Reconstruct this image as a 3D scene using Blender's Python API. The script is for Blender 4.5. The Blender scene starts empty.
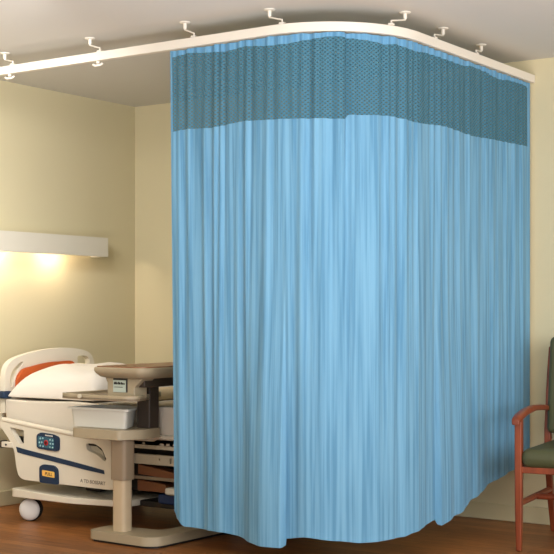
import bpy, bmesh, math, random
from mathutils import Vector, Matrix
random.seed(7)
PI = math.pi
scn = bpy.context.scene
COL = scn.collection

# ------------------------------------------------------------------ helpers
ROOTLOC = {}

def tag(o, label=None, cat=None, group=None, kind=None):
    if label: o['label'] = label
    if cat: o['category'] = cat
    if group: o['group'] = group
    if kind: o['kind'] = kind
    return o

def thing(name, label, cat, loc, group=None):
    o = bpy.data.objects.new(name, None)
    o.empty_display_size = 0.05
    COL.objects.link(o)
    o.location = loc
    ROOTLOC[o.name] = Vector(loc)
    return tag(o, label, cat, group)

def obj(name, bm, mat, parent=None, bevel=0.0, seg=2, smooth=True, label=None, ang=35, origin=None):
    """link the bmesh as ONE mesh object; vertices are given in world space"""
    off = ROOTLOC[parent.name] if parent else (Vector(origin) if origin else Vector((0, 0, 0)))
    bmesh.ops.recalc_face_normals(bm, faces=bm.faces[:])
    bmesh.ops.translate(bm, verts=bm.verts[:], vec=-off)
    me = bpy.data.meshes.new(name)
    bm.to_mesh(me); bm.free()
    if mat: me.materials.append(mat)
    if smooth:
        for p in me.polygons: p.use_smooth = True
        me.set_sharp_from_angle(angle=math.radians(ang))
    o = bpy.data.objects.new(name, me)
    COL.objects.link(o)
    if parent: o.parent = parent
    elif origin: o.location = off
    ROOTLOC[o.name] = off
    if bevel:
        m = o.modifiers.new('bevel', 'BEVEL')
        m.width = bevel; m.segments = seg; m.limit_method = 'ANGLE'; m.angle_limit = math.radians(40)
        m.harden_normals = True
    if label: o['label'] = label
    return o

def B(): return bmesh.new()

def box(bm, x0, x1, y0, y1, z0, z1):
    vs = [bm.verts.new((x, y, z)) for z in (z0, z1) for y in (y0, y1) for x in (x0, x1)]
    for f in ((0, 2, 3, 1), (4, 5, 7, 6), (0, 1, 5, 4), (2, 6, 7, 3), (0, 4, 6, 2), (1, 3, 7, 5)):
        bm.faces.new([vs[i] for i in f])
    return vs

def hexa(bm, b, t):
    vs = [bm.verts.new(p) for p in list(b) + list(t)]
    for f in ((0, 3, 2, 1), (4, 5, 6, 7), (0, 1, 5, 4), (1, 2, 6, 5), (2, 3, 7, 6), (3, 0, 4, 7)):
        bm.faces.new([vs[i] for i in f])

def tube(bm, pts, r, n=10, cap=True, sx=1.0):
    pts = [Vector(p) for p in pts]
    rs = r if isinstance(r, (list, tuple)) else [r] * len(pts)
    rings = []
    up = None
    for i, p in enumerate(pts):
        t = (pts[min(i + 1, len(pts) - 1)] - pts[max(i - 1, 0)]).normalized()
        if up is None:
            up = Vector((0, 0, 1)) if abs(t.z) < .9 else Vector((1, 0, 0))
        a = (up - t * up.dot(t)).normalized(); b = t.cross(a); up = a
        rings.append([bm.verts.new(p + (a * math.cos(2 * PI * k / n) + b * math.sin(2 * PI * k / n) * sx) * rs[i]) for k in range(n)])
    for i in range(len(rings) - 1):
        for k in range(n):
            bm.faces.new((rings[i][k], rings[i][(k + 1) % n], rings[i + 1][(k + 1) % n], rings[i + 1][k]))
    if cap:
        bm.faces.new(rings[0][::-1]); bm.faces.new(rings[-1])

def lathe(bm, prof, axis_o, axis_d, n=28):
    """prof: list of (radius, distance along axis)"""
    o = Vector(axis_o); d = Vector(axis_d).normalized()
    a = d.orthogonal().normalized(); b = d.cross(a)
    rings = []
    for r, h in prof:
        if r < 1e-6: rings.append([bm.verts.new(o + d * h)])
        else: rings.append([bm.verts.new(o + d * h + (a * math.cos(2 * PI * k / n) + b * math.sin(2 * PI * k / n)) * r) for k in range(n)])
    for i in range(len(rings) - 1):
        A, C = rings[i], rings[i + 1]
        for k in range(n):
            k2 = (k + 1) % n
            if len(A) == 1 and len(C) > 1: bm.faces.new((A[0], C[k], C[k2]))
            elif len(C) == 1 and len(A) > 1: bm.faces.new((A[k], A[k2], C[0]))
            elif len(A) > 1: bm.faces.new((A[k], A[k2], C[k2], C[k]))

def smooth_poly(pts, n=6, closed=True):
    """Catmull-Rom through the points"""
    out = []; N = len(pts)
    for i in range(N if closed else N - 1):
        g = (lambda j: pts[j % N]) if closed else (lambda j: pts[min(max(j, 0), N - 1)])
        p0, p1, p2, p3 = g(i - 1), g(i), g(i + 1), g(i + 2)
        for k in range(n):
            t = k / n
            out.append(tuple(.5 * ((2 * p1[c]) + (-p0[c] + p2[c]) * t + (2 * p0[c] - 5 * p1[c] + 4 * p2[c] - p3[c]) * t * t +
                                   (-p0[c] + 3 * p1[c] - 3 * p2[c] + p3[c]) * t ** 3) for c in range(2)))
    if not closed: out.append(tuple(pts[-1]))
    return out

def round_poly(pts, r, n=4):
    """polygon with corners rounded by r (single value or list)"""
    out = []; N = len(pts)
    for i in range(N):
        rr = r[i] if isinstance(r, (list, tuple)) else r
        p = Vector(pts[i]); a = Vector(pts[i - 1]) - p; b = Vector(pts[(i + 1) % N]) - p
        if rr <= 0: out.append(tuple(p)); continue
        q = min(rr, a.length * .45, b.length * .45)
        A = p + a.normalized() * q; C = p + b.normalized() * q
        for k in range(n + 1):
            t = k / n
            v = A * (1 - t) ** 2 + p * 2 * t * (1 - t) + C * t * t
            out.append((v.x, v.y))
    return out

def plate(bm, outer, holes, place, d0, d1):
    """flat plate with holes: place(a, b, d) -> xyz, between depths d0 and d1"""
    edges = []
    for loop in [outer] + list(holes):
        vs = [bm.verts.new(place(a, b, d0)) for a, b in loop]
        edges += [bm.edges.new((vs[i], vs[(i + 1) % len(vs)])) for i in range(len(vs))]
    r = bmesh.ops.triangle_fill(bm, use_beauty=True, edges=edges)
    faces = [g for g in r['geom'] if isinstance(g, bmesh.types.BMFace)]
    e = bmesh.ops.extrude_face_region(bm, geom=faces)
    vs = [g for g in e['geom'] if isinstance(g, bmesh.types.BMVert)]
    bmesh.ops.translate(bm, verts=vs, vec=Vector(place(0, 0, d1)) - Vector(place(0, 0, d0)))

XZ = lambda a, b, d: (a, d, b)       # plate in a plane Y = d
YZ = lambda a, b, d: (d, a, b)       # plate in a plane X = d
XY = lambda a, b, d: (a, b, d)       # plate in a plane Z = d

# ------------------------------------------------------------------ materials
def lin(c): return tuple(((v / 255) / 12.92 if v / 255 <= .04045 else ((v / 255 + .055) / 1.055) ** 2.4) for v in c) + (1,)

def mat(name, c, rough=.5, metal=0.0, var=.06, scale=8, bump=0.0, bscale=60, spec=.4, coat=0):
    m = bpy.data.materials.new(name); m.use_nodes = True
    nt = m.node_tree; N = nt.nodes; b = N['Principled BSDF']
    b.inputs['Roughness'].default_value = rough; b.inputs['Metallic'].default_value = metal
    b.inputs['Specular IOR Level'].default_value = spec; b.inputs['Coat Weight'].default_value = coat
    tc = N.new('ShaderNodeTexCoord')
    nz = N.new('ShaderNodeTexNoise'); nz.inputs['Scale'].default_value = scale; nz.inputs['Detail'].default_value = 4
    nt.links.new(tc.outputs['Object'], nz.inputs['Vector'])
    mx = N.new('ShaderNodeMixRGB'); L = lin(c)
    mx.inputs[1].default_value = tuple(v * (1 - var) for v in L[:3]) + (1,)
    mx.inputs[2].default_value = tuple(min(1, v * (1 + var)) for v in L[:3]) + (1,)
    nt.links.new(nz.outputs['Fac'], mx.inputs[0]); nt.links.new(mx.outputs[0], b.inputs['Base Color'])
    if bump:
        n2 = N.new('ShaderNodeTexNoise'); n2.inputs['Scale'].default_value = bscale; n2.inputs['Detail'].default_value = 3
        nt.links.new(tc.outputs['Object'], n2.inputs['Vector'])
        bp = N.new('ShaderNodeBump'); bp.inputs['Strength'].default_value = bump; bp.inputs['Distance'].default_value = .01
        nt.links.new(n2.outputs['Fac'], bp.inputs['Height']); nt.links.new(bp.outputs[0], b.inputs['Normal'])
    return m

def emit(name, c, s):
    m = bpy.data.materials.new(name); m.use_nodes = True
    b = m.node_tree.nodes['Principled BSDF']
    b.inputs['Base Color'].default_value = lin(c); b.inputs['Emission Color'].default_value = lin(c)
    b.inputs['Emission Strength'].default_value = s
    return m

def math_node(nt, op, a, b=None, c=None):
    n = nt.nodes.new('ShaderNodeMath'); n.operation = op
    for i, v in enumerate((a, b, c)):
        if v is None: continue
        if isinstance(v, (int, float)): n.inputs[i].default_value = v
        else: nt.links.new(v, n.inputs[i])
    return n.outputs[0]

def wood_mat(name, c1, c2, rough=.4, stretch=(1, 14, 14), scale=3.0, spec=.4):
    m = bpy.data.materials.new(name); m.use_nodes = True
    nt = m.node_tree; N = nt.nodes; b = N['Principled BSDF']; b.inputs['Roughness'].default_value = rough
    b.inputs['Specular IOR Level'].default_value = spec
    tc = N.new('ShaderNodeTexCoord'); mp = N.new('ShaderNodeMapping'); mp.inputs['Scale'].default_value = stretch
    nz = N.new('ShaderNodeTexNoise'); nz.inputs['Scale'].default_value = scale; nz.inputs['Detail'].default_value = 6; nz.inputs['Distortion'].default_value = .6
    cr = N.new('ShaderNodeValToRGB'); cr.color_ramp.elements[0].position = .3; cr.color_ramp.elements[1].position = .7
    cr.color_ramp.elements[0].color = lin(c1); cr.color_ramp.elements[1].color = lin(c2)
    L = nt.links.new
    L(tc.outputs['Object'], mp.inputs[0]); L(mp.outputs[0], nz.inputs[0]); L(nz.outputs['Fac'], cr.inputs[0]); L(cr.outputs[0], b.inputs['Base Color'])
    return m

def floor_mat():
    m = bpy.data.materials.new('plank_floor'); m.use_nodes = True
    nt = m.node_tree; N = nt.nodes; b = N['Principled BSDF']; L = nt.links.new
    tc = N.new('ShaderNodeTexCoord'); mp = N.new('ShaderNodeMapping')
    L(tc.outputs['Object'], mp.inputs[0])
    br = N.new('ShaderNodeTexBrick'); br.inputs['Scale'].default_value = 1
    br.inputs['Brick Width'].default_value = .9; br.inputs['Row Height'].default_value = .085
    br.inputs['Mortar Size'].default_value = .0012; br.inputs['Bias'].default_value = 0
    br.inputs['Color1'].default_value = lin(FL1); br.inputs['Color2'].default_value = lin(FL2); br.inputs['Mortar'].default_value = lin((70, 42, 22))
    br.offset = .37
    L(mp.outputs[0], br.inputs['Vector'])
    mp2 = N.new('ShaderNodeMapping'); mp2.inputs['Scale'].default_value = (2.5, 22, 1); L(tc.outputs['Object'], mp2.inputs[0])
    nz = N.new('ShaderNodeTexNoise'); nz.inputs['Scale'].default_value = 2.2; nz.inputs['Detail'].default_value = 6; nz.inputs['Distortion'].default_value = .8
    L(mp2.outputs[0], nz.inputs[0])
    cr = N.new('ShaderNodeValToRGB'); cr.color_ramp.elements[0].position = .3; cr.color_ramp.elements[1].position = .72
    cr.color_ramp.elements[0].color = (.55, .5, .45, 1); cr.color_ramp.elements[1].color = (1.15, 1.12, 1.05, 1)
    L(nz.outputs['Fac'], cr.inputs[0])
    mx = N.new('ShaderNodeMixRGB'); mx.blend_type = 'MULTIPLY'; mx.inputs[0].default_value = .8
    L(br.outputs['Color'], mx.inputs[1]); L(cr.outputs[0], mx.inputs[2]); L(mx.outputs[0], b.inputs['Base Color'])
    b.inputs['Roughness'].default_value = .42; b.inputs['Specular IOR Level'].default_value = .35
    return m

def curtain_mat(name, base, dark, light):
    """woven satin stripes: colour varies only across the cloth (UV.x in metres along the cloth)"""
    m = bpy.data.materials.new(name); m.use_nodes = True
    nt = m.node_tree; N = nt.nodes; b = N['Principled BSDF']; L = nt.links.new
    uv = N.new('ShaderNodeTexCoord'); mp = N.new('ShaderNodeMapping'); mp.inputs['Scale'].default_value = (1, .02, 1)
    L(uv.outputs['UV'], mp.inputs[0])
    cols = []
    n1 = N.new('ShaderNodeTexNoise'); n1.inputs['Scale'].default_value = 60; n1.inputs['Detail'].default_value = 3; L(mp.outputs[0], n1.inputs[0])
    cr = N.new('ShaderNodeValToRGB'); e = cr.color_ramp.elements
    e[0].position = .36; e[0].color = lin(dark); e[1].position = .64; e[1].color = lin(light)
    k = cr.color_ramp.elements.new(.5); k.color = lin(base)
    L(n1.outputs['Fac'], cr.inputs[0]); L(cr.outputs[0], b.inputs['Base Color'])
    b.inputs['Roughness'].default_value = .75; b.inputs['Specular IOR Level'].default_value = .15
    b.inputs['Sheen Weight'].default_value = .08
    return m

def net_mat():
    m = bpy.data.materials.new('teal_net'); m.use_nodes = True
    nt = m.node_tree; N = nt.nodes; L = nt.links.new
    b = N['Principled BSDF']; out = N['Material Output']
    uv = N.new('ShaderNodeTexCoord'); sp = N.new('ShaderNodeSeparateXYZ'); L(uv.outputs['UV'], sp.inputs[0])
    a = math_node(nt, 'SINE', math_node(nt, 'MULTIPLY', sp.outputs[0], 2 * PI / .023))
    c = math_node(nt, 'SINE', math_node(nt, 'MULTIPLY', sp.outputs[1], 2 * PI / .018))
    prod = math_node(nt, 'MULTIPLY', a, c)
    hole = N.new('ShaderNodeMapRange'); hole.inputs[1].default_value = .12; hole.inputs[2].default_value = .42; L(prod, hole.inputs[0])
    mx = N.new('ShaderNodeMixRGB'); mx.inputs[1].default_value = lin(NET_STRAND); mx.inputs[2].default_value = lin(NET_HOLE)
    L(hole.outputs[0], mx.inputs[0]); L(mx.outputs[0], b.inputs['Base Color']); b.inputs['Roughness'].default_value = .8
    b.inputs['Specular IOR Level'].default_value = .1
    tr = N.new('ShaderNodeBsdfTransparent'); ms = N.new('ShaderNodeMixShader')
    fac = math_node(nt, 'MULTIPLY_ADD', hole.outputs[0], .20, .04)
    L(fac, ms.inputs[0]); L(b.outputs[0], ms.inputs[1]); L(tr.outputs[0], ms.inputs[2]); L(ms.outputs[0], out.inputs[0])
    return m

FL1, FL2 = (162, 106, 58), (134, 84, 44)
NET_STRAND, NET_HOLE = (70, 116, 136), (48, 90, 108)
M = dict(
    wall=mat('painted_wall', (209, 198, 163), .9, var=.025, scale=1.2, bump=.04, bscale=120, spec=.1),
    ceil=mat('ceiling_paint', (214, 212, 206), .95, var=.02, scale=1.5, spec=.1),
    base=mat('baseboard_vinyl', (196, 184, 148), .6, var=.03),
    floor=floor_mat(),
    track=mat('ivory_track', (226, 219, 206), .45, var=.02),
    fabric=curtain_mat('blue_curtain', (104, 153, 184), (87, 136, 168), (113, 162, 192)),
    band=curtain_mat('blue_header', (96, 148, 184), (84, 136, 174), (108, 160, 194)),
    net=net_mat(),
    valance=mat('valance_paint', (214, 208, 192), .7, var=.02),
    glow=emit('lamp_glow', (255, 226, 180), 9),
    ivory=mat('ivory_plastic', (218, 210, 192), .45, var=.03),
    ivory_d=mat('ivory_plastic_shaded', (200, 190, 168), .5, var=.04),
    sheet=mat('white_sheet', (212, 203, 188), .9, var=.03, bump=.15, bscale=18, spec=.1),
    pillow=mat('pillow_cotton', (224, 217, 206), .9, var=.03, bump=.12, bscale=10, spec=.1),
    orange=mat('orange_vinyl', (196, 92, 40), .6, var=.1),
    navy=mat('navy_plastic', (14, 42, 72), .4, var=.1),
    teal=mat('keypad_teal', (46, 92, 112), .4, var=.1),
    tealpale=mat('keypad_dot', (150, 190, 196), .5),
    red=mat('red_plastic', (176, 40, 44), .4),
    white=mat('white_plastic', (210, 207, 202), .4, var=.02),
    amber=mat('amber_label', (240, 190, 96), .5, var=.08),
    ink=mat('dark_ink', (40, 36, 34), .6),
    greyink=mat('grey_ink', (120, 112, 100), .6),
    tire=mat('black_rubber', (22, 20, 20), .8),
    metal=mat('white_steel', (196, 186, 164), .4, metal=.1, var=.08),
    dark=mat('black_steel', (26, 22, 20), .55),
    rust=mat('brown_lift_arm', (120, 74, 44), .55, var=.12),
    bluebox=mat('blue_motor_cover', (20, 44, 84), .5),
    taupe=mat('taupe_plastic', (164, 150, 124), .45, var=.03),
    taupe_l=mat('taupe_column', (190, 170, 140), .4, var=.03),
    taupe_d=mat('taupe_sleeve', (140, 122, 100), .5, var=.03),
    rail=mat('dark_underframe', (58, 48, 40), .5),
    walnut=wood_mat('walnut_laminate', (120, 78, 52), (152, 104, 72), .35, stretch=(12, 1, 12)),
    bin=mat('milky_plastic', (208, 206, 196), .35, var=.03),
    label=mat('pale_label', (176, 188, 176), .5),
    cherry=wood_mat('cherry_wood', (112, 50, 27), (142, 68, 38), .35, stretch=(10, 10, 1.2)),
    olive=mat('olive_vinyl', (76, 78, 50), .5, var=.1, scale=5, bump=.1, bscale=25),
    blanket=mat('cream_blanket', (222, 200, 160), .95, var=.04, bump=.3, bscale=40),
)

# ------------------------------------------------------------------ room
RX, RY, CH = 8.6, -9.2, 2.6
bm = B(); box(bm, -.1, RX, RY, .1, -.1, 0); tag(obj('floor', bm, M['floor'], smooth=False), 'warm brown plank floor', kind='structure')
bm = B(); box(bm, -.1, RX, RY, .1, CH, CH + .1); tag(obj('ceiling', bm, M['ceil'], smooth=False), 'plain beige ceiling', kind='structure')
bm = B(); box(bm, -.1, 0, RY, .1, 0, CH); tag(obj('wall_left', bm, M['wall'], smooth=False), 'tan head wall behind the bed', kind='structure')
bm = B(); box(bm, 0, RX, 0, .1, 0, CH); tag(obj('wall_back', bm, M['wall'], smooth=False), 'tan wall behind curtain and chair', kind='structure')
def skirting(name, x0, x1, y0, y1, ax):
    bm = B(); box(bm, x0, x1, y0, y1, 0, .095)
    tag(obj(name, bm, M['base'], bevel=.006), 'pale baseboard', kind='structure')
skirting('baseboard_left', 0, .014, RY, -.014, 0)
skirting('baseboard_back', 0, RX, -.014, 0, 1)

# ------------------------------------------------------------------ curtain track
TX, TY, TR = 2.93, -1.86, .5
XS = 1.836
def track_point(s):
    """s = 0 at the curtain's left edge; returns point, tangent"""
    L1 = TX - TR - XS; L2 = TR * PI / 2
    if s < L1: return Vector((XS + s, TY, 0)), Vector((1, 0, 0))
    if s < L1 + L2:
        a = (s - L1) / TR
        return Vector((TX - TR + TR * math.sin(a), TY + TR - TR * math.cos(a), 0)), Vector((math.cos(a), math.sin(a), 0))
    return Vector((TX, TY + TR + (s - L1 - L2), 0)), Vector((0, 1, 0))
SL = (TX - TR - XS) + TR * PI / 2 + (-.035 - (TY + TR))
ZT0, ZT1 = 2.468, 2.512

t = thing('curtain_track', 'ivory curved curtain track under the ceiling turning a rounded corner to the wall', 'curtain track', (TX - TR, TY, ZT0))
bm = B()
sec = [(-.017, ZT0), (.017, ZT0), (.017, ZT1), (-.017, ZT1)]
ss = [-XS + .002] + [i * .02 for i in range(0, int((SL + .034) / .02) + 1)] + [SL + .033]
rings = []
for s in ss:
    p, tg = track_point(s); n = Vector((tg.y, -tg.x, 0))
    rings.append([bm.verts.new(p + n * a + Vector((0, 0, z))) for a, z in sec])
for i in range(len(rings) - 1):
    for k in range(4): bm.faces.new((rings[i][k], rings[i][(k + 1) % 4], rings[i + 1][(k + 1) % 4], rings[i + 1][k]))
bm.faces.new(rings[0][::-1]); bm.faces.new(rings[-1])
obj('rail', bm, M['track'], t, bevel=.003)

hang = [((.636, -1.815), (.745, -1.86), 'leftmost ceiling hanger at the photo edge holding bare track'),
        ((1.283, -1.836), (1.374, -1.86), 'ceiling hanger over the bare track, second from left'),
        ((1.917, -1.845), (1.985, -1.86), 'ceiling hanger just right of the left curtain edge'),
        ((2.410, -1.830), (2.500, -1.857), 'ceiling hanger near the top centre where the track begins to bend'),
        ((2.903, -1.420), (2.905, -1.555), 'ceiling hanger just past the rounded bend, nearest of the three on the right run'),
        ((2.892, -1.011), (2.93, -1.175), 'ceiling hanger midway along the right run of the track'),
        ((2.875, -.540), (2.93, -.715), 'rightmost ceiling hanger, nearest the back wall')]
for i, (c, p, lb) in enumerate(hang):
    h = thing('track_hanger', 'ivory ' + lb, 'hanger', (c[0], c[1], CH), 'ceiling hangers of the curtain track')
    bm = B(); lathe(bm, [(0, 0), (.027, 0), (.027, -.004), (.02, -.008), (0, -.008)], (c[0], c[1], CH - .0005), (0, 0, 1)); obj('ceiling_plate', bm, M['track'], h)
    bm = B(); lathe(bm, [(0, -.006), (.009, -.006), (.009, -.030), (.006, -.036), (0, -.036)], (c[0], c[1], CH), (0, 0, 1), 14); obj('socket', bm, M['track'], h)
    bm = B(); tube(bm, [(c[0], c[1], CH - .03), (c[0], c[1], CH - .038), (p[0], p[1], CH - .066), (p[0], p[1], ZT1 + .001)], .0042, 8); obj('bent_rod', bm, M['track'], h)
    bm = B(); box(bm, p[0] - .012, p[0] + .012, p[1] - .012, p[1] + .012, ZT1 + .0003, ZT1 + .010); obj('clamp', bm, M['track'], h, bevel=.002)
for i, (x, lb) in enumerate(((.72, 'small ivory glider clip under the bare track at the photo left edge'), (1.36, 'small ivory glider clip under the bare track, beneath the second hanger'))):
    g = thing('track_glider', lb, 'glider', (x, TY, ZT0), 'gliders under the bare track')
    bm = B(); box(bm, x - .008, x + .008, TY - .006, TY + .006, ZT0 - .012, ZT0); obj('stem', bm, M['track'], g, bevel=.002)
    bm = B(); tube(bm, [(x - .032, TY, ZT0 - .014), (x - .02, TY, ZT0 - .021), (x + .02, TY, ZT0 - .021), (x + .032, TY, ZT0 - .014)], .006, 8); obj('hook', bm, M['track'], g)

# ------------------------------------------------------------------ curtain
def interp(tab, s, sm=True):
    if s <= tab[0][0]: return tab[0][1]
    for (a, va), (b, vb) in zip(tab, tab[1:]):
        if s <= b:
            k = (s - a) / (b - a)
            if sm: k = k * k * (3 - 2 * k) * .6 + k * .4
            return va + (vb - va) * k
    return tab[-1][1]
L1 = TX - TR - XS; LA = L1 + TR * PI / 2
sx = lambda x: x - XS                      # arc position of a point on the front run
sy = lambda y: LA + (y - (TY + TR))        # arc position of a point on the right run
S1 = sx(2.512); S2 = sy(-1.158)            # two standing folds at the hem
SN = sx(2.80)                               # step in the net's lower edge
HEM = [(0, .21), (.02, .175), (.07, .142), (.2, .137), (.31, .136), (.40, .125), (.49, .110), (.58, .101), (S1 - .001, .101), (S1 + .004, .138), (S1 + .1, .152),
       (S1 + .25, .134), (LA - .35, .124), (LA - .1, .130), (sy(-1.469) + .08, .142), (S2 - .004, .172), (S2 + .004, .146), (sy(-.95), .178), (sy(-.775), .228), (sy(-.525), .288), (sy(-.234), .325), (SL, .35)]
NETZ = [(0, 2.066), (.09, 2.074), (.25, 2.068), (.45, 2.084), (.6, 2.078), (.8, 2.072), (SN - .01, 2.066), (SN + .012, 2.088), (SN + .2, 2.094), (LA, 2.084), (LA + .3, 2.10), (LA + .6, 2.088), (LA + .9, 2.098), (SL, 2.108)]
rnd = random.Random(11)
BANDZ = []
s = 0.0
while s < SL:
    BANDZ.append((s, 2.432 + rnd.uniform(-.012, .012))); s += rnd.uniform(.06, .16)
BANDZ.append((SL, 2.43))
# pleats: a warped phase gives folds of uneven width
def phase_table(seed, lo, hi):
    r = random.Random(seed); tab = [(0, 0.0)]; s = 0; k = 0
    while s < SL + .2:
        s += r.uniform(lo, hi); k += 1; tab.append((s, float(k)))
    amps = [r.uniform(.45, 1.0) for _ in range(len(tab) + 2)]
    return tab, amps
PT1, AM1 = phase_table(3, .035, .075)
PT2, AM2 = phase_table(5, .14, .30)
PT3, AM3 = phase_table(9, .06, .13)
def wave(tab, am, s):
    ph = interp(tab, s, False); i = int(ph); f = ph - i
    a = am[i] * (1 - f) + am[i + 1] * f
    return math.sin(2 * PI * ph) * a
def smst(a, b, x):
    k = min(max((x - a) / (b - a), 0), 1); return k * k * (3 - 2 * k)
def disp(s, z):
    t = min(max((ZT0 - z) / 2.33, 0), 1)
    drift = .035 * t * math.sin(s * 2.1 + .4)            # folds wander sideways on the way down
    d = .0055 * wave(PT1, AM1, s + drift * .6) * (1 - .9 * smst(.25, .95, t))
    d += .008 * wave(PT3, AM3, s - drift) * (.35 + .65 * smst(0, .3, t)) * (1 - .7 * smst(.5, 1, t))
    d += .016 * wave(PT2, AM2, s + drift) * smst(.1, 1, t) * (1 - .65 * smst(S2 - .25, S2, s))
    k1 = smst(.45, 1, t)
    if s < S1: d += .055 * k1 * smst(S1 - .28, S1 - .02, s) * (1 - smst(S1 - .006, S1, s))
    if s > S2: d += .028 * k1 * smst(S2, S2 + .006, s) * (1 - smst(S2 + .01, S2 + .7, s))
    kn = 1 - smst(.12, .34, t)
    if s < SN: d += .02 * kn * smst(SN - .2, SN - .02, s) * (1 - smst(SN - .01, SN, s))
    edge = smst(0, .05, s) * (1 - .9 * smst(SL - .08, SL, s))
    return d * edge
def cloth(s, z):
    p, tg = track_point(s); n = Vector((tg.y, -tg.x, 0))
    t = (ZT0 - z) / 2.33
    q = p + n * disp(s, z) + Vector((0, 0, z))
    q.x += .028 * t * (1 - smst(0, .5, s))               # the free edge hangs in a little
    return q
NS = 760
svals = [SL * i / NS for i in range(NS + 1)]
E0, E1 = .014, SL - .03                                   # side hems
def strip(bm, srange, ztop, zbot, rows, uvl, ease=False):
    grid = []
    for s in srange:
        a, b = ztop(s), zbot(s)
        grid.append([(bm.verts.new(cloth(s, a + (b - a) * j / rows)), s, a + (b - a) * j / rows) for j in range(rows + 1)])
    for i in range(len(grid) - 1):
        for j in range(rows):
            q = (grid[i][j], grid[i + 1][j], grid[i + 1][j + 1], grid[i][j + 1])
            f = bm.faces.new([v[0] for v in q])
            for lp, v in zip(f.loops, q): lp[uvl].uv = (v[1], v[2])
cur = thing('privacy_curtain', 'blue pleated hospital privacy curtain with teal net top hanging from ceiling track', 'curtain', (TX - TR, TY, .1))
top = lambda s: ZT0 - .003 - .004 * abs(math.sin(s * PI / .15))
band = lambda s: interp(BANDZ, s); netz = lambda s: interp(NETZ, s); hem = lambda s: interp(HEM, s)
mid = [s for s in svals if E0 < s < E1]; mid = [E0] + mid + [E1]
lft = [0, .005, .01, E0]; rgt = [E1, SL - .02, SL - .01, SL]
def cobj(name, m, build):
    bm = B(); uvl = bm.loops.layers.uv.new('UVMap'); build(bm, uvl)
    o = obj(name, bm, m, cur, ang=180)
    return o
cobj('fabric_panel', M['fabric'], lambda bm, u: strip(bm, [0, .005, .01] + mid + rgt[1:], netz, hem, 70, u))
cobj('net_panel', M['net'], lambda bm, u: strip(bm, mid, band, netz, 16, u))
cobj('header_band', M['band'], lambda bm, u: strip(bm, [0, .005, .01] + mid + rgt[1:], top, band, 4, u))
cobj('side_hem', M['band'], lambda bm, u: strip(bm, lft, band, netz, 14, u))
cobj('side_hem', M['band'], lambda bm, u: strip(bm, rgt, band, netz, 14, u))

# ------------------------------------------------------------------ wall light over the bed
VY0, VY1, VZ0, VZ1, VD = -2.05, -.43, 1.548, 1.672, .14
lt = thing('wall_light', 'long white box-shaped wall light over the bed head', 'light', (0, -1.2, VZ0))
bm = B()
box(bm, VD - .014, VD, VY0, VY1, VZ0, VZ1)                 # front
box(bm, 0.001, VD - .014, VY0, VY1, VZ1 - .014, VZ1)       # top
box(bm, 0.001, VD - .014, VY1 - .014, VY1, VZ0, VZ1 - .014)
box(bm, 0.001, VD - .014, VY0, VY0 + .014, VZ0, VZ1 - .014)
obj('housing', bm, M['valance'], lt, smooth=False)
LAMPS = [-1.30, -.84, -1.76]
for y in LAMPS:
    bm = B(); lathe(bm, [(0, .0), (.03, 0), (.03, -.05), (.036, -.075), (.034, -.075), (.0, -.06)], (.065, y, VZ1 - .014), (0, 0, 1), 20)
    k = obj('lamp_holder', bm, M['white'], lt)
    bm = B(); lathe(bm, [(0, -.096), (.014, -.092), (.022, -.078), (.02, -.065), (0, -.06)], (.065, y, VZ1 - .014), (0, 0, 1), 18)
    obj('bulb', bm, M['glow'], k)

# ------------------------------------------------------------------ hospital bed
bed = thing('hospital_bed', 'ivory adjustable hospital bed standing with its head against the left wall', 'bed', (1.2, -1.1, 0))
# headboard in plane X = .28-.32
out = smooth_poly([(-1.512, .60), (-1.515, .74), (-1.508, .84), (-1.478, .89), (-1.40, .925), (-1.22, .958), (-1.03, .968), (-.88, .955), (-.79, .925), (-.755, .86), (-.75, .74), (-.75, .60)], 5, closed=False)
h1 = smooth_poly([(-1.470, .755), (-1.468, .815), (-1.44, .858), (-1.385, .892), (-1.372, .885), (-1.41, .842), (-1.435, .80), (-1.452, .758)], 3)
h2 = round_poly([(-.91, .915), (-.905, .845), (-.80, .84), (-.80, .895), (-.83, .915)], .015)
bm = B(); plate(bm, out, [h1, h2], YZ, .28, .32); obj('headboard', bm, M['ivory'], bed, bevel=.008, seg=3)
bm = B(); box(bm, .255, .345, -1.545, -1.475, .685, .728); obj('corner_bumper', bm, M['navy'], bed, bevel=.012, seg=3, label='navy blue corner bumper')
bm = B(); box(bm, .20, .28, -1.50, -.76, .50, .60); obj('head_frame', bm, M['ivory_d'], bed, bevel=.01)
# mattress
bm = B()
box(bm, .33, 2.28, -1.52, -.68, .515, .682)
bmesh.ops.subdivide_edges(bm, edges=bm.edges[:], cuts=10, use_grid_fill=True)
for v in bm.verts:
    if v.co.z > .67: v.co.z += .006 * math.sin(v.co.x * 9) * math.sin(v.co.y * 7)
    if v.co.y < -1.51: v.co.y += .006 * math.sin(v.co.x * 11 + v.co.z * 9)
obj('mattress', bm, M['sheet'], bed, bevel=.03, seg=4)
bm = B(); box(bm, .35, 2.26, -1.50, -.70, .47, .515); obj('sleep_deck', bm, M['ivory_d'], bed, bevel=.006)
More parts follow.
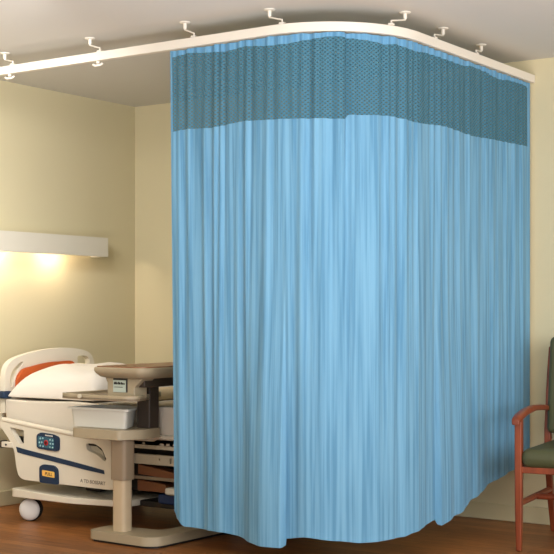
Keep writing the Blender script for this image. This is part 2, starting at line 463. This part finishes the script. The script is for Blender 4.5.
# near side rail, plane Y -1.60 .. -1.565
zr = lambda x: .566 - (x - .38) * .105
o2 = [(.372, .572), (.43, .572), (1.0, .506), (1.14, .505), (1.215, .50), (1.245, .46), (1.268, .28), (1.255, .245), (1.215, .233), (.56, .241), (.520, .258), (.50, .315), (.487, .40), (.455, .45), (.372, .535)]
o2 = round_poly(o2, [.02, .05, .05, .1, .04, .04, .03, .03, .05, .05, .04, .05, .04, .05, .02], 4)
hA = round_poly([(.445, .532), (.562, .520), (.562, .440), (.520, .440)], .012)
hB = round_poly([(1.035, .474), (1.10, .474), (1.15, .452), (1.185, .392), (1.165, .385), (1.12, .415), (1.04, .437)], .015)
bm = B(); plate(bm, o2, [hA, hB], XZ, -1.60, -1.565)
rail = obj('side_rail', bm, M['ivory'], bed, bevel=.007, seg=3)
# rounded top lip of the rail
bm = B(); tube(bm, [(.385, -1.59, .572), (.45, -1.592, .566), (.7, -1.594, .54), (1.0, -1.594, .512), (1.12, -1.594, .506)], .014, 10); obj('rail_lip', bm, M['ivory'], rail)
# stripe
st_t = [(.503, .424), (.60, .410), (.75, .392), (.90, .373), (1.05, .353), (1.166, .336)]
st_b = [(1.17, .316), (1.05, .328), (.90, .346), (.75, .364), (.60, .381), (.514, .393)]
bm = B(); plate(bm, smooth_poly(st_t, 4, False) + smooth_poly(st_b, 4, False), [], XZ, -1.6035, -1.599); obj('accent_stripe', bm, M['navy'], rail, label='navy blue curved stripe', smooth=False)
# control panel
cp = round_poly([(.668, .500), (.70, .516), (.80, .510), (.842, .496), (.842, .425), (.82, .416), (.69, .424), (.670, .432)], .014)
bm = B(); plate(bm, cp, [], XZ, -1.608, -1.60); panel = obj('control_panel', bm, M['navy'], rail, bevel=.003, label='navy control panel')
kp = round_poly([(.680, .495), (.805, .488), (.805, .428), (.680, .435)], .01)
bm = B(); plate(bm, kp, [], XZ, -1.6095, -1.607); obj('keypad', bm, M['teal'], rail, smooth=False)
def button(x, z, r, m, nm='button'):
    bm = B(); lathe(bm, [(0, 0), (r, 0), (r * .8, .003), (0, .003)], (x, -1.6092, z), (0, -1, 0), 12); obj(nm, bm, m, rail)
button(.745, .460, .010, M['white'])
button(.745, .460, .0165, M['red'], 'button_ring')
for x, z in ((.70, .482), (.72, .484), (.775, .478), (.795, .476), (.694, .46), (.712, .461), (.778, .457), (.797, .456), (.70, .442), (.722, .44), (.775, .438), (.795, .437)):
    button(x, z, .0055, M['tealpale'])
bm = B()
for k in range(7): box(bm, .738 + k * .0085, .744 + k * .0085, -1.6105, -1.609, .4985 - k * .0004, .5055 - k * .0004)
obj('maker_mark', bm, M['white'], rail, smooth=False, label='small white wordmark on the control panel')

def text(name, s, size, m, parent, loc, rot, extr=.0006):
    cu = bpy.data.curves.new(name, 'FONT'); cu.body = s; cu.size = size; cu.extrude = extr; cu.align_x = 'CENTER'; cu.align_y = 'CENTER'
    tmp = bpy.data.objects.new(name + '_tmp', cu); COL.objects.link(tmp)
    dg = bpy.context.evaluated_depsgraph_get(); me = bpy.data.meshes.new_from_object(tmp.evaluated_get(dg))
    bpy.data.objects.remove(tmp); bpy.data.curves.remove(cu)
    me.transform(Matrix.Translation(Vector(loc) - ROOTLOC[parent.name]) @ rot)
    me.materials.clear(); me.materials.append(m)
    o = bpy.data.objects.new(name, me); COL.objects.link(o); o.parent = parent; ROOTLOC[o.name] = ROOTLOC[parent.name]
    return o
RFRONT = Matrix.Rotation(PI / 2, 4, 'X')
# release latch with amber label
lp = round_poly([(.692, .236), (.690, .325), (.722, .340), (.805, .337), (.832, .318), (.836, .234)], .014)
bm = B(); plate(bm, lp, [], XZ, -1.609, -1.595); latch = obj('release_latch', bm, M['navy'], rail, bevel=.004, label='navy release latch with amber label')
ll = round_poly([(.714, .308), (.808, .303), (.810, .270), (.716, .276)], .006)
bm = B(); plate(bm, ll, [], XZ, -1.6105, -1.6085); obj('latch_label', bm, M['amber'], rail, smooth=False)
text('label_lettering', 'PULL', .026, M['ink'], rail, (.766, -1.6112, .288), RFRONT @ Matrix.Rotation(-.04, 4, 'Z'))
text('rail_lettering', 'A TD BOSSART', .027, M['greyink'], rail, (1.085, -1.6008, .266), RFRONT @ Matrix.Rotation(-.02, 4, 'Z'))
# grip recess behind hole B, red lever and bracket behind hole A
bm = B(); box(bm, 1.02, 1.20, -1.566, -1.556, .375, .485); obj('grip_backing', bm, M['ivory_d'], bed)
bm = B(); tube(bm, [(1.05, -1.588, .470), (1.11, -1.588, .468), (1.155, -1.588, .440), (1.176, -1.588, .395)], .009, 8); obj('grip_edge', bm, M['dark'], bed)
bm = B(); box(bm, .535, .60, -1.562, -1.53, .485, .512); obj('release_lever', bm, M['red'], bed, bevel=.004, label='red lever behind the rail opening')
bm = B(); box(bm, .40, .62, -1.55, -1.515, .435, .475); obj('rail_hinge', bm, M['dark'], bed, bevel=.004)
bm = B(); box(bm, .385, .475, -1.604, -1.57, .415, .447); obj('rail_bracket', bm, M['ivory'], bed, bevel=.004)
bm = B(); lathe(bm, [(0, 0), (.006, 0), (.006, .004), (0, .004)], (.425, -1.604, .431), (0, -1, 0), 10); obj('bolt', bm, M['dark'], bed)
bm = B(); box(bm, .368, .388, -1.60, -1.56, .41, .452); obj('bracket_cap', bm, M['dark'], bed, bevel=.003)
# frame under the sleep deck, seen right of the table column
def rail_holes(name, x0, x1, y, z0, z1, hx):
    bm = B(); plate(bm, round_poly([(x0, z0), (x1, z0), (x1, z1), (x0, z1)], .006), [round_poly([(a, c), (a + w, c), (a + w, c + h), (a, c + h)], .003) for a, w, c, h in hx], XZ, y, y + .03)
    obj(name, bm, M['metal'], bed, bevel=.002)
    bm = B(); box(bm, x0 + .01, x1 - .01, y + .026, y + .034, z0 + .004, z1 - .004); obj('hole_shade_backing', bm, M['dark'], bed)  # black strip behind the holes puts their inner shade into colour
rail_holes('frame_rail', 1.28, 2.25, -1.50, .456, .508, [(1.352, .014, .478, .014), (1.47, .028, .478, .010), (1.515, .022, .479, .010), (1.56, .03, .478, .012), (1.7, .03, .478, .012)])
rail_holes('frame_rail', 1.28, 2.25, -1.49, .372, .424, [(1.455, .010, .398, .010), (1.53, .012, .384, .028), (1.60, .03, .39, .012), (1.75, .03, .39, .012)])
bm = B(); tube(bm, [(1.30, -1.515, .512), (1.44, -1.515, .512), (1.47, -1.52, .525), (2.2, -1.52, .525)], .014, 10); obj('foot_rail_tube', bm, M['ivory'], bed)
bm = B(); box(bm, 1.30, 1.46, -1.52, -1.47, .515, .535); obj('amber_strap', bm, M['blanket'], bed, bevel=.004)
bm = B(); hexa(bm, [(1.30, -1.48, .315), (2.0, -1.48, .265), (2.0, -1.40, .265), (1.30, -1.40, .315)], [(1.30, -1.48, .368), (1.55, -1.48, .335), (1.55, -1.40, .335), (1.30, -1.40, .368)]); obj('lift_arm', bm, M['rust'], bed, bevel=.004)
bm = B(); box(bm, 1.26, 2.0, -1.485, -1.47, .288, .306); obj('lift_arm_edge', bm, M['taupe_d'], bed, bevel=.003)
bm = B(); hexa(bm, [(1.28, -1.46, .222), (1.50, -1.46, .222), (1.50, -1.38, .222), (1.28, -1.38, .222)], [(1.28, -1.46, .282), (1.47, -1.46, .268), (1.47, -1.38, .268), (1.28, -1.38, .282)]); obj('lift_arm', bm, M['rust'], bed, bevel=.004)
for x in (.9, 1.75):
    bm = B(); box(bm, x - .06, x + .06, -1.40, -.80, .18, .47); obj('lift_post', bm, M['dark'], bed, bevel=.01)
bm = B(); box(bm, 1.42, 1.60, -1.46, -1.30, .160, .214); obj('motor_cover', bm, M['bluebox'], bed, bevel=.012, label='blue motor cover on the base')
bm = B(); box(bm, 1.50, 2.10, -1.50, -1.30, .218, .256); obj('foot_cover', bm, M['ivory'], bed, bevel=.012)
bm = B(); box(bm, .62, 2.1, -1.36, -.86, .20, .46); obj('under_bed_block', bm, M['dark'], bed, bevel=.01)  # plain dark block filling the space below the sleep deck
# base deck with rounded head corner
bd = round_poly([(.445, -1.60), (.95, -1.615), (1.28, -1.54), (1.30, -.66), (.445, -.66)], [.05, .1, .08, .05, .05])
bm = B(); box(bm, 1.20, 2.1, -1.44, -.72, .135, .166); obj('base_frame', bm, M['dark'], bed, bevel=.006)  # foot end of the base, coloured black for the darkness under the bed
bm = B(); plate(bm, bd, [], XY, .138, .172)
bmesh.ops.translate(bm, verts=[v for v in bm.verts if v.co.x < .55 and v.co.z > .16], vec=(0, 0, .012)); obj('base_cover', bm, M['ivory'], bed, bevel=.010, seg=3)
# casters
cax = Vector((.42, -.906, 0)).normalized()
def caster(x, y):
    c = Vector((x, y, .066)); a = cax
    bm = B(); lathe(bm, [(.0, -.045), (.05, -.045), (.062, -.038), (.066, -.022), (.066, .002), (.060, .014), (.0, .014)], c, a, 30); w = obj('caster', bm, M['tire'], bed)
    bm = B(); lathe(bm, [(.060, .010), (.0615, .016), (.058, .024), (.046, .032), (.025, .036), (0, .037)], c, a, 30); obj('wheel_cover', bm, M['white'], w, label='white wheel cover')
    bm = B(); tube(bm, [c + Vector((0, 0, .03)) - a * .02, Vector((x, y, .14)) - a * .02], .016, 10); obj('caster_stem', bm, M['dark'], w)
caster(.548, -1.535); caster(1.80, -1.22); caster(.62, -.74); caster(1.80, -.74)

# ------------------------------------------------------------------ pillow, cushion, blanket
def pillow(name, x0, x1, y0, y1, z0, zh, m, label, cat):
    bm = B(); n = 36
    cx, cy = (x0 + x1) / 2, (y0 + y1) / 2
    top, bot = {}, {}
    for i in range(n + 1):
        for j in range(n + 1):
            a = math.sin((i / n - .5) * PI); b = math.sin((j / n - .5) * PI)
            pin = 1 - .05 * (1 - b * b); pin2 = 1 - .04 * (1 - a * a)      # sides drawn in between the corners
            X = cx + a * pin * (x1 - x0) / 2; Y = cy + b * pin2 * (y1 - y0) / 2
            h = ((1 - abs(a) ** 4.5) * (1 - abs(b) ** 4.5)) ** .5
            wr = .006 * math.sin(a * 7 + b * 5) * h + .004 * math.sin(b * 11 - a * 3) * h
            top[i, j] = bm.verts.new((X, Y, z0 + .011 + h * zh + wr))
            bot[i, j] = top[i, j] if i in (0, n) or j in (0, n) else bm.verts.new((X, Y, z0 + .010 - .010 * h ** .4))
    for i in range(n):
        for j in range(n):
            bm.faces.new((top[i, j], top[i + 1, j], top[i + 1, j + 1], top[i, j + 1]))
            q = (bot[i, j + 1], bot[i + 1, j + 1], bot[i + 1, j], bot[i, j])
            try: bm.faces.new(q)
            except ValueError: pass
    o = obj(name, bm, m, ang=180, origin=(cx, cy, z0))
    return tag(o, label, cat)
pillow('pillow', .346, 1.02, -1.515, -.70, .690, .178, M['pillow'], 'plump white pillow lying at the head of the bed', 'pillow')
bm = B(); plate(bm, round_poly([(-1.435, .69), (-1.435, .80), (-1.39, .852), (-1.19, .884), (-.95, .89), (-.93, .69)], [.02, .05, .05, .06, .05, .02]), [], YZ, .321, .343)
tag(obj('backrest_pad', bm, M['orange'], bevel=.012, seg=3, origin=(.345, -1.18, .69)), 'orange pad leaning on the headboard behind the pillow', 'pad')
bl = thing('rolled_blanket', 'cream rolled blanket lying across the bed behind the overbed table', 'blanket', (1.20, -1.0, .685))
bm = B(); tube(bm, [(1.19, -1.315, .722), (1.19, -1.30, .722), (1.197, -1.0, .722), (1.205, -.74, .722), (1.205, -.725, .722)], [.030, .037, .038, .037, .028], 20)
obj('roll', bm, M['blanket'], bl)
bm = B(); pts = []
for k in range(40):
    a = k * .42; r = .004 + .028 * k / 40; pts.append((1.19 + r * math.cos(a), -1.318, .722 + r * math.sin(a)))
tube(bm, pts, .0022, 6); obj('rolled_end', bm, M['sheet'], bl)

# ------------------------------------------------------------------ overbed table
tb = thing('overbed_table', 'taupe overbed table with walnut top, storage bin and heavy floor base beside the bed', 'table', (1.45, -1.7, 0))
bp = round_poly([(1.262, -1.828), (1.655, -1.845), (1.715, -1.80), (1.735, -1.10), (1.60, -1.10), (1.585, -1.62), (1.255, -1.655)], [.04, .03, .03, .03, .03, .05, .04])
bm = B(); plate(bm, bp, [], XY, .012, .058); bs = obj('floor_base', bm, M['taupe'], tb, bevel=.014, seg=3)
bm = B(); plate(bm, [(1.475 + (a - 1.475) * .96, -1.5 + (b + 1.5) * .96) for a, b in bp], [], XY, 0.0, .014); obj('base_skirt', bm, M['dark'], bs)
bm = B(); plate(bm, round_poly([(1.385, -1.785), (1.468, -1.785), (1.468, -1.71), (1.385, -1.71)], .022), [], XY, .05, .34); obj('lower_column', bm, M['taupe_l'], tb, bevel=.003)
bm = B(); plate(bm, round_poly([(1.378, -1.792), (1.478, -1.792), (1.478, -1.702), (1.378, -1.702)], .022), [], XY, .322, .535); obj('column_sleeve', bm, M['taupe_d'], tb, bevel=.003)
sh = round_poly([(1.125, -1.80), (1.16, -1.825), (1.476, -1.837), (1.535, -1.70), (1.525, -1.55), (1.09, -1.55)], [.02, .02, .02, .03, .03, .03])
bm = B(); plate(bm, sh, [], XY, .532, .580); obj('shelf', bm, M['taupe'], tb, bevel=.006)
# storage bin (open tub with lip)
bx0, bx1, by0, by1, bz0, bz1 = 1.165, 1.455, -1.815, -1.50, .582, .685
BP = [(1.07, -1.775), (1.475, -1.765), (1.37, -1.56), (1.11, -1.56)]
def ring(o, z, ex):
    c = Vector((1.26, -1.66))
    return [tuple(Vector(p) + (c - Vector(p)).normalized() * ex * 1.4) + (z,) for p in o]
O = BP
levels = [(bz0, .014), (bz1 - .012, .004), (bz1 - .012, -.010), (bz1, -.010), (bz1, .006), (bz0 + .006, .018)]
bm = B(); rr = []
for z, ex in levels:
    pts = round_poly([(p[0], p[1]) for p in ring(O, z, ex)], .03, 4)
    rr.append([bm.verts.new((a, b, z)) for a, b in pts])
for i in range(len(rr) - 1):
    n = len(rr[i])
    for k in range(n): bm.faces.new((rr[i][k], rr[i][(k + 1) % n], rr[i + 1][(k + 1) % n], rr[i + 1][k]))
bm.faces.new(rr[0][::-1]); bm.faces.new(rr[-1])
obj('storage_bin', bm, M['bin'], tb, label='milky white plastic storage bin')
# mast between shelf and table top, its dark colour standing in for shade
bm = B(); box(bm, 1.425, 1.515, -1.635, -1.555, .575, .86); obj('upper_column', bm, M['rail'], tb, bevel=.01)
# tray with raised rim
tr0 = round_poly([(1.045, -1.80), (1.12, -1.845), (1.54, -1.855), (1.585, -1.80), (1.40, -1.38), (1.07, -1.38)], [.03, .05, .05, .06, .08, .08])
tr1 = [(1.33 + (a - 1.33) * .93, -1.68 + (b + 1.68) * .93) for a, b in tr0]
bm = B(); plate(bm, tr0, [], XY, .732, .746); obj('tray', bm, M['taupe_d'], tb, bevel=.003)
bm = B(); plate(bm, tr0, [tr1], XY, .734, .760); rim = obj('tray_rim', bm, M['taupe'], tb, bevel=.004)
bm = B(); lathe(bm, [(0, 0), (.012, 0), (.012, .008), (0, .010)], (1.235, -1.858, .750), (0, -1, .2), 14); obj('rim_stud', bm, M['metal'], tb)
# head block with label
bm = B(); plate(bm, [(1.36, .74), (1.545, .74), (1.545, .80), (1.60, .848), (1.345, .848), (1.36, .82)], [], XZ, -1.79, -1.69); obj('head_block', bm, M['taupe'], tb, bevel=.006)
lb0 = [(1.452, .842), (1.538, .842), (1.538, .778), (1.452, .778)]
bm = B(); plate(bm, [(1.4050, .8455), (1.4990, .8455), (1.4990, .775), (1.4050, .775)], [], XZ, -1.7935, -1.789); lbf = obj('label_frame', bm, M['ink'], tb, smooth=False)
bm = B(); plate(bm, [(1.4050, .836), (1.4910, .836), (1.4910, .775), (1.4050, .775)], [], XZ, -1.7945, -1.7925); obj('label_plate', bm, M['label'], tb, smooth=False, label='pale green label plate')
bm = B()
for k, (w, h) in enumerate(((.008, .012), (.008, .014), (.006, .010), (.009, .014), (.006, .010), (.008, .012), (.007, .009), (.006, .008))):
    x = 1.4110 + k * .0095; box(bm, x, x + w, -1.7955, -1.794, .814, .814 + h)
box(bm, 1.4140, 1.4700, -1.7955, -1.794, .799, .802)
obj('label_writing', bm, M['ink'], tb, smooth=False, label='dark illegible line of print')
# underframe and top
bm = B(); box(bm, 1.50, 1.585, -1.76, -1.06, .80, .852); obj('support_rail', bm, M['rail'], tb, bevel=.006)
ex = round_poly([(1.305, -1.845), (1.635, -1.86), (1.665, -1.80), (1.665, -1.02), (1.305, -1.02)], [.03, .03, .03, .03, .03], 5)
def sc(pl, k, cx=1.495, cy=-1.43): return [(cx + (a - cx) * (1 - k / .17), cy + (b - cy) * (1 - k / .42)) for a, b in pl]
bm = B(); rr = [[bm.verts.new((a, b, z)) for a, b in pl] for pl, z in ((sc(ex, .05), .846), (sc(ex, .022), .854), (sc(ex, .006), .872), (ex, .884), (ex, .898), (sc(ex, .004), .903))]
for i in range(len(rr) - 1):
    n = len(rr[i])
    for k in range(n): bm.faces.new((rr[i][k], rr[i][(k + 1) % n], rr[i + 1][(k + 1) % n], rr[i + 1][k]))
bm.faces.new(rr[0][::-1]); bm.faces.new(rr[-1])
top_o = obj('tabletop', bm, M['taupe'], tb)
bm = B(); plate(bm, sc(ex, .010), [], XY, .902, .908); obj('walnut_inlay', bm, M['walnut'], top_o, bevel=.002, label='walnut brown laminate surface')

# ------------------------------------------------------------------ armchair at the right edge
ch = thing('armchair', 'cherry wood armchair with olive green seat and back against the right wall', 'chair', (3.46, -.5, 0))
ca = math.radians(8)
def W(u, v, z):                                            # u: to the chair's far side, v: towards its back
    return (3.217 + u * math.cos(ca) - v * math.sin(ca), -.826 + u * math.sin(ca) + v * math.cos(ca), z)
def bar(bm, pts, w, d):
    """rectangular bar through (u, v, z, scale) points"""
    rings = []
    for i, (u, v, z, k) in enumerate(pts):
        rings.append([bm.verts.new(W(u + a * w / 2 * k, v + b * d / 2 * k, z)) for a, b in ((-1, -1), (1, -1), (1, 1), (-1, 1))])
    for i in range(len(rings) - 1):
        for k in range(4): bm.faces.new((rings[i][k], rings[i][(k + 1) % 4], rings[i + 1][(k + 1) % 4], rings[i + 1][k]))
    bm.faces.new(rings[0][::-1]); bm.faces.new(rings[-1])
CW = .56
for u in (0, CW):
    bm = B(); bar(bm, [(u, 0, .0, .72), (u, 0, .2, .95), (u, 0, .40, 1), (u, 0, .655, 1)], .036, .042); obj('leg', bm, M['cherry'], ch, bevel=.007, seg=3)
    bm = B(); bar(bm, [(u, .665, 0, .75), (u, .60, .22, .95), (u, .555, .42, 1), (u, .555, .56, 1), (u, .60, .85, .9), (u, .632, 1.0, .8)], .034, .044); obj('leg', bm, M['cherry'], ch, bevel=.007, seg=3)
    bm = B()
    prof = [(-.065, .640, .030), (-.055, .652, .036), (.0, .668, .042), (.10, .684, .040), (.25, .694, .036), (.42, .686, .034), (.57, .672, .032)]
    rings = []
    for v, z, w in prof:
        rings.append([bm.verts.new(W(u + a * w / 1.7, v, z + b * .014)) for a, b in ((-1, -1), (1, -1), (1, .5), (.6, 1), (-.6, 1), (-1, .5))])
    for i in range(len(rings) - 1):
        for k in range(6): bm.faces.new((rings[i][k], rings[i][(k + 1) % 6], rings[i + 1][(k + 1) % 6], rings[i + 1][k]))
    bm.faces.new(rings[0][::-1]); bm.faces.new(rings[-1])
    obj('armrest', bm, M['cherry'], ch, bevel=.006, seg=2, ang=50)
    bm = B(); tube(bm, [W(u, .01, .235), W(u, .60, .235)], .016, 10); obj('stretcher', bm, M['cherry'], ch)
    bm = B(); hexa(bm, [W(u - .014, .0, .385), W(u + .014, .0, .385), W(u + .014, .56, .375), W(u - .014, .56, .375)], [W(u - .014, .0, .425), W(u + .014, .0, .425), W(u + .014, .56, .415), W(u - .014, .56, .415)]); obj('seat_rail', bm, M['cherry'], ch, bevel=.004)
bm = B(); tube(bm, [W(0, .30, .235), W(CW, .30, .235)], .016, 10); obj('stretcher', bm, M['cherry'], ch)
bm = B(); hexa(bm, [W(0, -.014, .388), W(CW, -.014, .388), W(CW, .014, .388), W(0, .014, .388)], [W(0, -.014, .420), W(CW, -.014, .420), W(CW, .014, .420), W(0, .014, .420)]); obj('seat_rail', bm, M['cherry'], ch, bevel=.004)
def cushion(nm, u0, u1, v0, v1, z0, z1, lean=0.0, r=.035):
    bm = B(); box(bm, u0, u1, v0, v1, z0, z1)
    bmesh.ops.bevel(bm, geom=bm.edges[:], offset=r, segments=5, affect='EDGES', profile=.5)
    uc, vc, zc = (u0 + u1) / 2, (v0 + v1) / 2, (z0 + z1) / 2
    for w in bm.verts:
        u, v, z = w.co
        w.co = W(u, v + lean * (z - z0), z)
    obj(nm, bm, M['olive'], ch, ang=60)
cushion('seat', .012, CW - .012, -.035, .52, .412, .512, r=.046)
cushion('backrest', .008, CW - .008, .475, .545, .545, 1.055, lean=.14, r=.03)

# ------------------------------------------------------------------ light
def area(name, loc, rot, sx_, sy_, e, c):
    l = bpy.data.lights.new(name, 'AREA'); l.shape = 'RECTANGLE'; l.size = sx_; l.size_y = sy_; l.energy = e; l.color = c
    o = bpy.data.objects.new(name, l); COL.objects.link(o); o.location = loc; o.rotation_euler = rot
    return o
area('room_light', (5.4, -4.8, 2.57), (0, 0, 0), 2.6, 2.6, 20, (1.0, .99, .98))
area('right_fill', (7.9, -4.3, 1.65), (math.radians(86), 0, math.radians(62)), 3.8, 1.8, 205, (.97, .985, 1.0))  # unseen fill from the right, added to brighten the curtain's right run
area('ceiling_fill', (4.7, -6.1, .3), (PI, 0, 0), 3.4, 3.4, 400, (.97, .985, 1.0))  # unseen upward fill, added to lift the ceiling brightness
wl = area('head_wall_fill', (1.45, -3.0, 2.45), (math.radians(66), 0, math.radians(44)), 1.0, .5, 20, (1.0, .99, .97)); wl.data.spread = math.radians(100)  # added out-of-view fill that brightens the head wall, no real fixture
for y in LAMPS:
    l = bpy.data.lights.new('reading_lamp', 'POINT'); l.energy = 4.2; l.color = (1, .83, .66); l.shadow_soft_size = .02
    o = bpy.data.objects.new('reading_lamp', l); COL.objects.link(o); o.location = (.103, y, VZ0 + .035)
w = bpy.data.worlds.new('room_ambient'); scn.world = w; w.use_nodes = True
bg = w.node_tree.nodes['Background']; bg.inputs[0].default_value = (.99, .985, .98, 1); bg.inputs[1].default_value = .88

# ------------------------------------------------------------------ camera
cd = bpy.data.cameras.new('camera'); cd.sensor_width = 36; cd.lens = 1294.7 / 554 * 36; cd.shift_y = 36 / 554; cd.clip_end = 60
co = bpy.data.objects.new('camera', cd); COL.objects.link(co)
co.location = (5.874, -6.791, 1.18); co.rotation_euler = (PI / 2, 0, math.atan2(.5678, .8232))
scn.camera = co
scn.view_settings.view_transform = 'Standard'
scn.view_settings.look = 'None'
